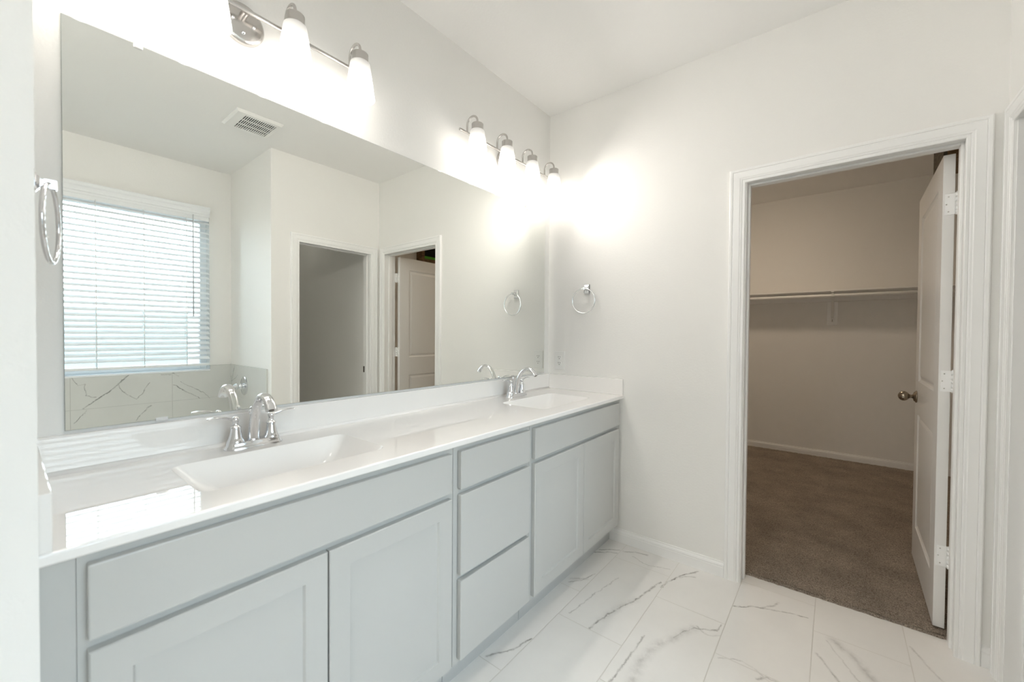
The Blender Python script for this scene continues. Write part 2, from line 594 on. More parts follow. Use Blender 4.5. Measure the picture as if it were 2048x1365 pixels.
def dup(root, loc, label=None, rotz=None):
    r = root.copy(); COL.objects.link(r); r.location = loc
    if rotz is not None: r.rotation_euler = (0, 0, rotz)
    if label: r['label'] = label
    for ch in list(root.children):
        c = ch.copy(); COL.objects.link(c); c.parent = r
        for g in list(ch.children):
            d = g.copy(); COL.objects.link(d); d.parent = c
    return r

def struct(name, mb, mat, label, cat):
    return tag(mb.build(name, mat), label, cat, kind='structure')

# ------------------------------------------------------------------ shell
T = 0.115
DO = (1.181, 1.926, 2.030)       # closet door: jamb faces x0,x1, head z
TD = (-0.764, -0.100, 2.030)     # toilet-room door: jamb faces y0,y1, head z

b = MB(); b.box(-0.12, YR, 0, 0, T, ZC)
struct('wall_left', b, M['wall'], 'off-white textured wall behind the wide mirror and vanity', 'wall')
b = MB()
b.box(0, 0, 0, DO[0] - 0.02, T, ZC); b.box(DO[1] + 0.02, 0, 0, 4.4, T, ZC); b.box(DO[0] - 0.02, 0, DO[2] + 0.02, DO[1] + 0.02, T, ZC)
struct('wall_back', b, M['wall'], 'off-white textured wall holding the closet doorway and one towel ring', 'wall')
b = MB()
b.box(W, YA, 0, W + T, TD[0] - 0.02, ZC); b.box(W, TD[1] + 0.02, 0, W + T, 0, ZC); b.box(W, TD[0] - 0.02, TD[2] + 0.02, W + T, TD[1] + 0.02, ZC)
struct('wall_right', b, M['wall'], 'off-white wall with the dark toilet-room doorway, mostly seen in the mirror', 'wall')
b = MB(); b.box(W + T, YA, 0, 4.4, YA + T, ZC)
struct('wall_alcove', b, M['wall'], 'off-white return wall at the end of the tub alcove, seen in the mirror', 'wall')
b = MB()
b.box(XW, YR, 0, XW + 0.15, WIN[0], ZC); b.box(XW, WIN[1], 0, XW + 0.15, YA, ZC)
b.box(XW, WIN[0], 0, XW + 0.15, WIN[1], WIN[2]); b.box(XW, WIN[0], WIN[3], XW + 0.15, WIN[1], ZC)
struct('wall_window', b, M['wall'], 'off-white wall around the blind-covered window, seen in the mirror', 'wall')
b = MB(); b.box(0, YR, 0, 0.62, YF, ZC)
struct('wall_front', b, M['wall'], 'bluish-lit wall end at the left edge beside the vanity', 'wall')
b = MB(); b.box(-0.12, YR - 0.12, 0, XW + 0.15, YR, ZC)
struct('wall_rear', b, M['wall'], 'off-white wall behind the viewpoint', 'wall')
b = MB(); b.box(4.3, YA + T, 0, 4.4, 0, ZC)
struct('wall_toilet_room', b, M['wall'], 'dim far wall of the toilet room beyond its doorway', 'wall')
b = MB(); b.box(-0.12, YC, 0, 3.7, YC + 0.1, ZC)
struct('wall_closet_rear', b, M['wall'], 'dim tan closet wall behind the shelf and hanging rod', 'wall')
b = MB(); b.box(-0.12, T, 0, 0.05, YC, ZC)
struct('wall_closet_left', b, M['wall'], 'closet side wall hidden left of the closet doorway', 'wall')
b = MB(); b.box(XC, T, 0, 3.7, YC, ZC)
struct('wall_closet_right', b, M['wall'], 'closet side wall behind the open door', 'wall')
b = MB(); b.box(-0.12, YR - 0.12, -0.06, XW + 0.15, YA, 0); b.box(-0.12, YA, -0.06, 4.4, 0.105, 0)
struct('floor', b, M['floor_tile'], 'white marble-look porcelain tile floor with grey veins', 'floor')

# carpet: fine displaced pile surface with a ragged front edge at the doorway
def carpet():
    bm = MB()
    nx, ny = 150, 180
    x0, x1 = 0.05, XC
    ys = []
    for j in range(ny + 1):
        t = j / ny
        ys.append(0.098 + (YC - 0.098) * (t ** 1.7))
    rnd = random.Random(3)
    V = []
    for j, y in enumerate(ys):
        row = []
        for i in range(nx + 1):
            x = x0 + (x1 - x0) * i / nx
            z = 0.012 + rnd.uniform(-0.002, 0.003)
            yy = y
            if j == 0:
                z = 0.0005; yy = y + rnd.uniform(-0.005, 0.003)
            elif j == 1:
                z = 0.009 + rnd.uniform(-0.002, 0.003); yy = 0.099 + rnd.uniform(-0.005, 0.003)
            elif j == 2:
                yy = max(y, 0.108)
            row.append(bm.bm.verts.new((x, yy, z)))
        V.append(row)
    for j in range(ny):
        for i in range(nx):
            f = bm.bm.faces.new((V[j][i], V[j][i + 1], V[j + 1][i + 1], V[j + 1][i])); f.smooth = True
    o = bm.build('floor_closet', M['carpet'], recalc=False)
    return tag(o, 'speckled brown carpet covering the closet floor', 'carpet', kind='structure')
# finer strip where the doorway shows it
carpet()
b = MB(); b.box(-0.12, 0.105, -0.06, 3.7, YC + 0.1, 0)
struct('floor_subfloor', b, M['siding'], 'bare subfloor hidden under the closet carpet', 'floor')
b = MB(); b.box(-0.12, YR - 0.12, ZC, XW + 0.15, YA, ZC + 0.1); b.box(-0.12, YA, ZC, 4.4, T, ZC + 0.1)
struct('ceiling', b, M['ceiling'], 'flat off-white bathroom ceiling', 'ceiling')
b = MB(); b.box(-0.12, T, ZC, 3.7, YC + 0.1, ZC + 0.1)
struct('ceiling_closet', b, M['ceiling'], 'dim tan closet ceiling above the shelf', 'ceiling')

# tile surround by the tub
b = MB(); b.box(XW - 0.010, YR, 0.02, XW, WIN[0], 0.955); b.box(XW - 0.010, WIN[1], 0.02, XW, YA - 0.01, 0.955); b.box(XW - 0.010, WIN[0], 0.02, XW, WIN[1], 0.905)
struct('wall_tile', b, M['wall_tile'], 'marble-look tile below the window, seen in the mirror', 'wall tile')
b = MB(); b.box(2.10, YA - 0.010, 0.02, XW, YA, 0.957)
struct('wall_tile_side', b, M['side_tile'], 'marble-look tile under the chrome tub valve, seen in the mirror', 'wall tile')

# ------------------------------------------------------------------ window and outdoors
win = thing('window_1', (XW + 0.1, (WIN[0] + WIN[1]) / 2, WIN[2]), 'white vinyl window behind the horizontal blind, seen in the mirror', 'window', kind='structure')
def wpart(name, mb, mat):
    return mb.build(name, mat, win, None) if False else _wp(name, mb, mat, win)
def _wp(name, mb, mat, root):
    bmesh.ops.translate(mb.bm, verts=mb.bm.verts, vec=-root.location)
    return mb.build(name, mat, root)
y0, y1, z0, z1 = WIN
b = MB()
for (ya, yb, za, zb) in ((y0, y0 + 0.05, z0, z1), (y1 - 0.05, y1, z0, z1), (y0 + 0.05, y1 - 0.05, z0, z0 + 0.045), (y0 + 0.05, y1 - 0.05, z1 - 0.05, z1)):
    b.box(XW + 0.085, ya, za, XW + 0.145, yb, zb, 0.004)
_wp('window_frame', b, M['vinyl'], win)
for (za, zb) in ((z0 + 0.045, z1 - 0.05),):
    b = MB(); b.box(XW + 0.112, y0 + 0.05, za, XW + 0.116, y1 - 0.05, zb)
    _wp('pane', b, M['glass'], win)
b = MB(); b.box(XW - 0.012, y0 - 0.0, z0 - 0.004, XW + 0.085, y1 + 0.0, z0 + 0.012, 0.003)
_wp('window_sill', b, M['vinyl'], win)
b = MB(); b.box(3.3, -14, -0.5, 30, 12, -0.3)
struct('ground', b, M['ground'], 'grassy ground outside the window', 'ground')
b = MB(); b.box(7.2, -14, -0.3, 7.4, 12, 1.62)
struct('wall_neighbour', b, M['siding'], 'grey fence wall outside the window, glimpsed between blind slats', 'fence')

# ------------------------------------------------------------------ blind
bl = thing('window_blind', (XW - 0.03, (y0 + y1) / 2, 2.30), 'white horizontal slat blind hanging in the window, seen in the mirror', 'blind')
XB = 2.915
BY0, BY1 = y0 + 0.02 - 0.02, y1 - 0.015
BY0 = y0 + 0.012
def bp(name, mb, mat): return _wp(name, mb, mat, bl)
# moulded valance with a cove profile and a short return
prof = [(0.0, 2.283), (0.006, 2.283), (0.006, 2.30), (0.012, 2.306), (0.012, 2.318), (0.016, 2.334), (0.026, 2.345), (0.026, 2.366), (0.020, 2.372), (0.0, 2.372)]
b = MB()
b.rings([[(2.895 - p[0], y, p[1]) for p in prof] for y in (y0 - 0.03, y1 - 0.012)], smooth=False)
b.box(2.895, y1 - 0.020, 2.283, XW - 0.001, y1 - 0.012, 2.372)
b.box(2.895, y0 - 0.03, 2.283, XW - 0.001, y0 - 0.022, 2.372)
bp('valance', b, M['blind'])
b = MB(); b.box(XB - 0.018, BY0, 2.25, XB + 0.03, BY1, 2.30, 0.002)
bp('head_rail', b, M['blind'])
tilt = R(29)
zs = 2.232
k = 0
while zs > 1.0:
    b = MB()
    # slightly crowned slat; room-side edge lower
    top, bot = [], []
    for i in range(7):
        u = -0.025 + 0.05 * i / 6
        cr = 0.0022 * (1 - (u / 0.025) ** 2)
        for lst, th in ((top, 0.0013), (bot, -0.0013)):
            h = cr + th
            x = u * math.cos(tilt) - h * math.sin(tilt)
            z = u * math.sin(tilt) + h * math.cos(tilt)
            lst.append((x, z))
    lp = top + bot[::-1]
    b.rings([[(XB + p[0], y, zs + p[1]) for p in lp] for y in (BY0, BY1)])
    o = b.build('slat', M['blind'], smooth_angle=40)
    bmesh_shift = bl.location
    o.data.transform(Matrix.Translation(-bl.location)); o.parent = bl
    zs -= 0.0446
    k += 1
b = MB(); b.box(XB - 0.026, BY0, 0.958, XB + 0.026, BY1, 0.978, 0.003)
bp('bottom_rail', b, M['blind'])
for yy in (-1.335, -1.612, -1.888, -2.165, -2.44):
    b = MB()
    b.tube([(XB - 0.027, yy, 2.26), (XB - 0.027, yy, 0.965)], 0.0022, 6)
    b.tube([(XB + 0.024, yy, 2.26), (XB + 0.024, yy, 0.965)], 0.0012, 6)
    bp('ladder_cord', b, M['plastic'])
b = MB(); b.tube([(XB - 0.045, -1.291, 2.285), (XB - 0.040, -1.291, 2.27), (XB - 0.040, -1.291, 1.405)], 0.0045, 10)
b.sphere((XB - 0.040, -1.291, 1.40), 0.007)
bp('tilt_wand', b, M['wand'])

# ------------------------------------------------------------------ casings, jambs, baseboards
CASE = [(0, 0), (0, 0.009), (0.003, 0.011), (0.011, 0.011), (0.013, 0.009), (0.016, 0.0125), (0.022, 0.0130),
        (0.025, 0.0150), (0.052, 0.0165), (0.0545, 0.0140), (0.057, 0.0175), (0.066, 0.0180), (0.070, 0.015), (0.071, 0)]
def casing(mb, fn, a0, a1, zh, out=1):
    """fn(a, t, z)->xyz. a along wall, t out of wall"""
    loops = [[], [], [], []]
    for w, t in CASE:
        loops[0].append(fn(a0 - w, t, 0.0)); loops[1].append(fn(a0 - w, t, zh + w))
        loops[2].append(fn(a1 + w, t, zh + w)); loops[3].append(fn(a1 + w, t, 0.0))
    mb.rings(loops, smooth=False)

t1 = thing('trim_1', (DO[0], 0, 0), 'white moulded casing and jamb framing the closet doorway', 'door trim', kind='structure')
b = MB(); casing(b, lambda a, t, z: (a, -t, z), DO[0] - 0.005, DO[1] - 0.004, DO[2] - 0.004); _wp('casing', b, M['trim'], t1)
b = MB(); casing(b, lambda a, t, z: (a, T + t, z), DO[0] - 0.010, DO[1] + 0.012, DO[2] + 0.010); _wp('casing', b, M['trim'], t1)
b = MB()
b.box(DO[0] - 0.02, 0, 0, DO[0], T, DO[2] + 0.02); b.box(DO[1], 0, 0, DO[1] + 0.02, T, DO[2] + 0.02); b.box(DO[0], 0, DO[2], DO[1], T, DO[2] + 0.02)
_wp('jamb', b, M['trim'], t1)
b = MB()
for (xa, xb) in ((DO[0], DO[0] + 0.010), (DO[1] - 0.010, DO[1])):
    b.box(xa, 0.040, 0, xb, 0.076, DO[2], 0.002)
b.box(DO[0] + 0.010, 0.040, DO[2] - 0.010, DO[1] - 0.010, 0.076, DO[2], 0.002)
_wp('door_stop', b, M['trim'], t1)

t2 = thing('trim_2', (W, TD[0], 0), 'white moulded casing and jamb framing the toilet-room doorway', 'door trim', kind='structure')
b = MB(); casing(b, lambda a, t, z: (W - t, a, z), TD[0] - 0.004, TD[1] + 0.004, TD[2] - 0.004); _wp('casing', b, M['trim'], t2)
b = MB()
b.box(W, TD[0] - 0.02, 0, W + T, TD[0], TD[2] + 0.02); b.box(W, TD[1], 0, W + T, TD[1] + 0.02, TD[2] + 0.02); b.box(W, TD[0], TD[2], W + T, TD[1], TD[2] + 0.02)
_wp('jamb', b, M['trim'], t2)
b = MB()
for (ya, yb) in ((TD[0], TD[0] + 0.010), (TD[1] - 0.010, TD[1])):
    b.box(W + 0.040, ya, 0, W + 0.076, yb, TD[2], 0.002)
b.box(W + 0.040, TD[0] + 0.010, TD[2] - 0.010, W + 0.076, TD[1] - 0.010, TD[2], 0.002)
_wp('door_stop', b, M['trim'], t2)
b = MB(); b.box(W + 0.082, TD[1] - 0.0025, 0.87, W + 0.112, TD[1] + 0.001, 0.93, 0.001)
_wp('strike_plate', b, M['steel'], t2)

BASE = [(0, 0), (0.013, 0), (0.013, 0.050), (0.0115, 0.054), (0.0125, 0.058), (0.010, 0.066), (0.0065, 0.071), (0.006, 0.078), (0, 0.079)]
def base_run(fn, a0, a1):
    mb = MB()
    mb.rings([[fn(a, p[0], p[1]) for p in BASE] for a in (a0, a1)], smooth=False)
    return mb
b = base_run(lambda a, t, z: (a, -t, z), 0.0, DO[0] - 0.0765)
struct('baseboard_back', b, M['trim'], 'white baseboard between the vanity and the closet door', 'baseboard')
b = base_run(lambda a, t, z: (a, -t, z), DO[1] + 0.067, W)
struct('baseboard_corner', b, M['trim'], 'tiny white baseboard piece between the two door casings', 'baseboard')
b = base_run(lambda a, t, z: (W - t, a, z), YA, TD[0] - 0.075)
struct('baseboard_right', b, M['trim'], 'white baseboard left of the toilet-room doorway', 'baseboard')
b = base_run(lambda a, t, z: (a, YC - t, z), 0.05, XC)
struct('baseboard_closet', b, M['trim'], 'white baseboard along the closet rear wall', 'baseboard')
b = base_run(lambda a, t, z: (XC - t, a, z), T, YC - 0.013)
struct('baseboard_closet_right', b, M['trim'], 'white baseboard along the closet side wall behind the door', 'baseboard')

# ------------------------------------------------------------------ closet door leaf
door = thing('door_1', (1.919, 0.143, 0.0), 'white two-panel closet door standing open into the closet', 'door', rotz=R(-1.2), kind='structure')
LW, LT, LZ0, LZ1 = 0.752, 0.035, 0.022, 2.022
panels = ((0.115, LW - 0.115, 1.015, 1.905), (0.115, LW - 0.115, 0.215, 0.835))
def leaf():
    mb = MB()
    bm = mb.bm
    def face_side(xf, sgn):
        # flat face with recessed moulded panels; xf = face plane, sgn = direction outwards
        def P(y, z, d=0.0): return (xf - sgn * d, y, z)
        ys = [0, panels[0][0], panels[0][1], LW]
        zs_ = [LZ0, panels[1][2], panels[1][3], panels[0][2], panels[0][3], LZ1]
        for i in range(3):
            for j in range(5):
                if i == 1 and j in (1, 3): continue
                mb.quad(P(ys[i], zs_[j]), P(ys[i + 1], zs_[j]), P(ys[i + 1], zs_[j + 1]), P(ys[i], zs_[j + 1]))
        for (a0, a1, c0, c1) in panels:
            steps = [(0, 0), (0.004, 0.004), (0.012, 0.0085), (0.020, 0.0085), (0.034, 0.0035), (0.040, 0.003)]
            lps = []
            for ins, d in steps:
                lps.append([P(a0 + ins, c0 + ins, d), P(a1 - ins, c0 + ins, d), P(a1 - ins, c1 - ins, d), P(a0 + ins, c1 - ins, d)])
            mb.rings(lps, cap0=False, cap1=True, smooth=False)
    face_side(-LT, -1)
    face_side(0.0, 1)
    mb.quad((-LT, 0, LZ0), (0, 0, LZ0), (0, 0, LZ1), (-LT, 0, LZ1))
    mb.quad((-LT, LW, LZ0), (0, LW, LZ0), (0, LW, LZ1), (-LT, LW, LZ1))
    mb.quad((-LT, 0, LZ0), (0, 0, LZ0), (0, LW, LZ0), (-LT, LW, LZ0))
    mb.quad((-LT, 0, LZ1), (0, 0, LZ1), (0, LW, LZ1), (-LT, LW, LZ1))
    bmesh.ops.remove_doubles(bm, verts=bm.verts, dist=1e-5)
    return mb.build('door_leaf', M['door'], door)
leaf()
for zc in (1.814, 1.072, 0.330):
    b = MB()
    b.box(-0.029, -0.0022, zc - 0.0445, 0.0035, 0.0, zc + 0.0445, 0.0008)
    for k in range(5):
        b.lathe([(0.0055, 0.0), (0.0055, 0.0168)], (0.006, -0.008, zc - 0.0445 + k * 0.018), n=14)
    b.lathe([(0.0035, -0.003), (0.0035, 0.093)], (0.006, -0.008, zc - 0.0445), n=10)
    b.box(0.0070, -0.040, zc - 0.0445, 0.0086, -0.008, zc + 0.0445, 0.0005)
    h = b.build('hinge', M['trim'], door)
    s = MB()
    for (xx, dz) in ((-0.018, 0.031), (-0.024, 0.0), (-0.018, -0.031)):
        s.lathe([(0.0026, 0), (0.0022, 0.0006)], (xx, -0.0022, zc + dz), axis='-y', n=12)
    s.build('screw', M['nickel'], h)
KZ, KY = 0.926, 0.686
for sgn in (-1, 1):
    ax = '-x' if sgn < 0 else 'x'
    ox = -LT if sgn < 0 else 0.0
    b = MB()
    b.lathe([(0.033, 0.0), (0.033, 0.004), (0.030, 0.007), (0.027, 0.008), (0.025, 0.012), (0.016, 0.015), (0.011, 0.018)], (ox, KY, KZ), axis=ax)
    rz = b.build('knob_rosette', M['bronze'], door)
    b = MB()
    b.lathe([(0.010, 0.016), (0.009, 0.023), (0.011, 0.028), (0.012, 0.030), (0.016, 0.033), (0.0225, 0.040), (0.0265, 0.049), (0.0265, 0.057), (0.023, 0.066), (0.015, 0.073), (0.006, 0.0765), (0.0005, 0.077)], (ox, KY, KZ), axis=ax)
    b.build('knob', M['bronze'], rz)

# ------------------------------------------------------------------ closet fittings
sh = thing('closet_shelf', (1.5, 2.80, 1.70), 'long white wall shelf above the hanging rod in the closet', 'shelf')
b = MB(); b.box(0.052, 2.65, 1.694, XC - 0.002, YC - 0.001, 1.710, 0.002); _wp('shelf_board', b, M['trim'], sh)
b = MB(); b.box(0.052, YC - 0.020, 1.615, XC - 0.002, YC - 0.001, 1.693, 0.003); _wp('wall_cleat', b, M['trim'], sh)
rod = thing('hanging_rod', (1.5, 2.67, 1.655), 'white round clothes rod hung under the closet shelf', 'closet rod')
b = MB(); b.lathe([(0.016, 0.06), (0.016, XC - 0.012)], (0, 2.67, 1.655), axis='x', n=24); _wp('rod_tube', b, M['trim'], rod)
for xx, ax in ((0.0505, 'x'), (XC - 0.0005, '-x')):
    b = MB(); b.lathe([(0.03, 0), (0.03, 0.006), (0.021, 0.008), (0.021, 0.014), (0.0165, 0.014)], (xx, 2.67, 1.655), axis=ax, cap1=False); _wp('rod_flange', b, M['trim'], rod)
br = thing('shelf_bracket', (1.513, YC, 1.38), 'metal shelf-and-rod bracket on a white backing board mid-shelf', 'bracket')
b = MB(); b.box(1.467, YC - 0.018, 1.374, 1.559, YC - 0.0005, 1.614, 0.006, 2); _wp('backing_board', b, M['trim'], br)
b = MB()
bw = 0.0105
b.box(1.513 - bw, YC - 0.022, 1.405, 1.513 + bw, YC - 0.018, 1.602, 0.002)
def strap(p0, p1, th=0.0035):
    p0, p1 = Vector(p0), Vector(p1)
    t = (p1 - p0).normalized(); n = Vector((1, 0, 0)).cross(t).normalized() * th
    s = Vector((bw, 0, 0))
    b.rings([[p0 - s - n, p0 + s - n, p0 + s + n, p0 - s + n], [p1 - s - n, p1 + s - n, p1 + s + n, p1 - s + n]], smooth=False)
strap((1.513, YC - 0.024, 1.445), (1.513, 2.70, 1.640))
strap((1.513, 2.70, 1.640), (1.513, 2.668, 1.634))
strap((1.513, 2.668, 1.634), (1.513, 2.645, 1.648))
strap((1.513, 2.645, 1.648), (1.513, 2.644, 1.674))
strap((1.513, 2.652, 1.690), (1.513, YC - 0.03, 1.690))
_wp('bracket_arm', b, M['closet_metal'] if 'closet_metal' in M else M['plastic'], br)
b = MB()
for zz in (1.415, 1.428):
    b.lathe([(0.004, 0), (0.003, 0.0015)], (1.513, YC - 0.022, zz), axis='-y', n=12)
_wp('screw', b, M['steel'], br)

# rough wood chase boxed in at the closet's rear corner, under the ceiling
ha = thing('wooden_chase', (2.42, 1.82, 2.45), 'dark raw-wood box at the closet ceiling, peeking out above the open door', 'wood box')
b = MB(); b.box(2.092, 1.644, 2.45, 2.111, 2.00, ZC - 0.001, 0.001); _wp('side_board', b, M['wood_dark'], ha)
b = MB(); b.box(2.1115, 1.644, 2.45, 2.75, 1.663, ZC - 0.001, 0.001); _wp('front_board', b, M['wood'], ha)
b = MB(); b.box(2.1115, 1.6635, 2.45, 2.75, 2.00, 2.469, 0.001); _wp('bottom_board', b, M['wood'], ha)

# raw wood framed opening on the closet side wall, seen in the mirror above the door
BXF, BY_0, BY_1, BZ0, BZ1 = 2.98, 1.302, 1.95, 2.268, 2.70
wbx = thing('wooden_wall_box', (XC, (BY_0 + BY_1) / 2, BZ0), 'wood framed dark opening with green strip, above the closet door in the mirror', 'wood box')
for (ya, yb, za, zb) in ((BY_0, BY_0 + 0.02, BZ0, BZ1), (BY_1 - 0.02, BY_1, BZ0, BZ1), (BY_0 + 0.02, BY_1 - 0.02, BZ0, BZ0 + 0.02), (BY_0 + 0.02, BY_1 - 0.02, BZ1 - 0.02, BZ1)):
    b = MB(); b.box(BXF, ya, za, XC - 0.0005, yb, zb, 0.001); _wp('frame_board', b, M['wood'], wbx)
b = MB()
for (ya, yb, za, zb) in ((BY_0 + 0.02, BY_0 + 0.05, BZ0 + 0.02, BZ1 - 0.02), (BY_0 + 0.05, BY_1 - 0.02, BZ0 + 0.02, BZ0 + 0.045)):
    b.box(BXF + 0.002, ya, za, BXF + 0.02, yb, zb, 0.001)
_wp('face_trim', b, M['wood'], wbx)
b = MB(); b.box(XC - 0.012, BY_0 + 0.02, BZ0 + 0.02, XC - 0.001, BY_1 - 0.02, BZ1 - 0.02); _wp('dark_backing', b, M['dark'], wbx)
b = MB(); b.box(BXF + 0.024, BY_0 + 0.05, BZ0 + 0.04, BXF + 0.032, BY_1 - 0.03, BZ0 + 0.085); _wp('green_strip', b, M['green'], wbx)

# ------------------------------------------------------------------ vanity cabinets
XF, XD = 0.520, 0.541     # face frame and door planes
ZT0, ZT1 = 0.102, 0.874   # body bottom/top
def shaker(name, mb_parent, y0, y1, z0, z1, frame=0.056):
    """shaker door: slab outline with a recessed flat panel"""
    mb = MB()
    def P(y, z, d=0.0): return (XD - d, y, z)
    e = 0.0025
    lo = [(0, 0, 0.0205), (0, 0, e), (e, e, 0)]
    def rect(i, d): return [P(y0 + i, z0 + i, d), P(y1 - i, z0 + i, d), P(y1 - i, z1 - i, d), P(y0 + i, z1 - i, d)]
    lps = [rect(0, 0.0205), rect(0, e), rect(e, 0), rect(frame, 0), rect(frame + 0.004, 0.007), rect(frame + 0.005, 0.0075)]
    mb.rings(lps, cap0=True, cap1=True, smooth=False)
    return _wp(name, mb, M['cabinet'], mb_parent)
def slab(name, parent, y0, y1, z0, z1):
    mb = MB(); mb.box(XF + 0.0005, y0, z0, XD, y1, z1, 0.0028, 2)
    return _wp(name, mb, M['cabinet'], parent)
def body(parent, y0, y1, openings):
    """carcass: side panels, bottom, back and a face frame with openings (y0,y1,z0,z1)"""
    mb = MB()
    mb.box(0.02, y0, ZT0, XF - 0.019, y0 + 0.012, ZT1); mb.box(0.02, y1 - 0.012, ZT0, XF - 0.019, y1, ZT1)
    mb.box(0.02, y0 + 0.012, ZT0, XF - 0.019, y1 - 0.012, ZT0 + 0.012)
    mb.box(0.003, y0, ZT0, 0.02, y1, ZT1)
    # frame: stiles and rails
    ys = sorted({y0, y1} | {o[0] for o in openings} | {o[1] for o in openings})
    zs_ = sorted({ZT0, ZT1} | {o[2] for o in openings} | {o[3] for o in openings})
    for a, c in zip(ys[:-1], ys[1:]):
        run = None
        for e0, e1 in zip(zs_[:-1], zs_[1:]):
            hole = any(o[0] <= (a + c) / 2 <= o[1] and o[2] <= (e0 + e1) / 2 <= o[3] for o in openings)
            if not hole:
                mb.box(XF - 0.019, a, e0, XF, c, e1)
    return _wp('cabinet_body', mb, M['cabinet'], parent)
def toe(parent, y0, y1):
    mb = MB(); mb.box(0.455, y0, 0.0, 0.470, y1, ZT0 - 0.0005, 0.0)
    return _wp('toe_kick', mb, M['toe'], parent)

VG = 'grey vanity cabinet units under the white countertop'
ca = thing('vanity_cabinet', (0.26, -1.82, 0), 'grey sink base cabinet nearest the viewer, under the near faucet', 'cabinet', VG)
body(ca, -2.255, -1.374, [(-2.215, -1.420, 0.745, 0.835), (-2.215, -1.420, 0.150, 0.690)])
slab('false_front', ca, -2.243, -1.394, 0.719, 0.852)
shaker('door', ca, -2.243, -1.8205, 0.121, 0.699)
shaker('door', ca, -1.8165, -1.394, 0.121, 0.699)
toe(ca, -2.298, -1.374)
b = MB(); b.box(0.30, -2.2985, ZT0, XF - 0.002, -2.2555, ZT1); _wp('filler_strip', b, M['cabinet'], ca)
cb = thing('drawer_cabinet', (0.26, -1.15, 0), 'grey three-drawer cabinet between the two sink cabinets', 'cabinet', VG)
body(cb, -1.372, -0.931, [(-1.330, -0.970, 0.745, 0.835), (-1.330, -0.970, 0.440, 0.690), (-1.330, -0.970, 0.150, 0.390)])
slab('drawer', cb, -1.352, -0.949, 0.719, 0.852)
slab('drawer', cb, -1.352, -0.949, 0.418, 0.700)
slab('drawer', cb, -1.352, -0.949, 0.121, 0.400)
toe(cb, -1.372, -0.931)
cc = thing('vanity_cabinet', (0.26, -0.47, 0), 'grey sink base cabinet in the far corner, under the far faucet', 'cabinet', VG)
body(cc, -0.929, -0.002, [(-0.890, -0.066, 0.745, 0.835), (-0.890, -0.066, 0.150, 0.690)])
slab('false_front', cc, -0.911, -0.042, 0.719, 0.852)
shaker('door', cc, -0.911, -0.4785, 0.121, 0.699)
shaker('door', cc, -0.4745, -0.044, 0.121, 0.699)
toe(cc, -0.929, -0.002)

# ------------------------------------------------------------------ countertop with two integral basins
vt = thing('vanity_countertop', (0.27, -1.15, ZK), 'long glossy white vanity top with two moulded sinks', 'countertop')
BAS = [(0.295, -1.817), (0.305, -0.465)]
BHX, BHY = 0.140, 0.243
def rrect(cx, cy, hx, hy, r, z, n=8):
    pts = []
    for (sx, sy, a0) in ((1, 1, 0), (-1, 1, 90), (-1, -1, 180), (1, -1, 270)):
        for k in range(n + 1):
            a = R(a0 + 90 * k / n)
            pts.append(Vector((cx + sx * (hx - r) + r * math.cos(a), cy + sy * (hy - r) + r * math.sin(a), z)))
    return pts
CY0, CY1, CX1 = -2.2985, -0.0015, 0.5475
def top():
    mb = MB(); bm = mb.bm
    e = 0.004
    z = ZK
    outer = [(0.002, CY0), (CX1 - e, CY0), (CX1 - e, CY1), (0.002, CY1)]
    ed = []
    def loop(pts):
        vs = [bm.verts.new(p) for p in pts]
        for a, c in zip(vs, vs[1:] + vs[:1]): ed.append(bm.edges.new((a, c)))
        return vs
    ov = loop([(p[0], p[1], z) for p in outer])
    for (cx, cy) in BAS: loop(rrect(cx, cy, BHX, BHY, 0.035, z))
    bmesh.ops.triangle_fill(bm, use_beauty=True, use_dissolve=False, edges=ed)
    # underside, open around the bowls
    ed = []
    zu = z - 0.0205
    loop([(0.002, CY0, zu), (CX1 - 0.002, CY0, zu), (CX1 - 0.002, CY1, zu), (0.002, CY1, zu)])
    for (cx, cy) in BAS: loop(rrect(cx, cy, BHX, BHY, 0.035, zu))
    bmesh.ops.triangle_fill(bm, use_beauty=True, use_dissolve=False, edges=ed)
    # front edge
    pr = [(CX1 - e, z), (CX1 - 0.001, z - 0.0015), (CX1, z - e), (CX1, z - 0.018), (CX1 - 0.002, z - 0.0205)]
    mb.rings([[(p[0], y, p[1]) for p in pr] for y in (CY0, CY1)], cap0=False, cap1=False, closed=False, smooth=False)
    mb.quad((0.002, CY0, z), (CX1 - e, CY0, z), (CX1, CY0, z - e), (CX1, CY0, z - 0.0205), (0.002, CY0, z - 0.0205))
    mb.quad((0.002, CY1, z), (CX1 - e, CY1, z), (CX1, CY1, z - e), (CX1, CY1, z - 0.0205), (0.002, CY1, z - 0.0205))
    bmesh.ops.remove_doubles(bm, verts=bm.verts, dist=1e-5)
    return _wp('counter_slab', mb, M['marble'], vt)
top()
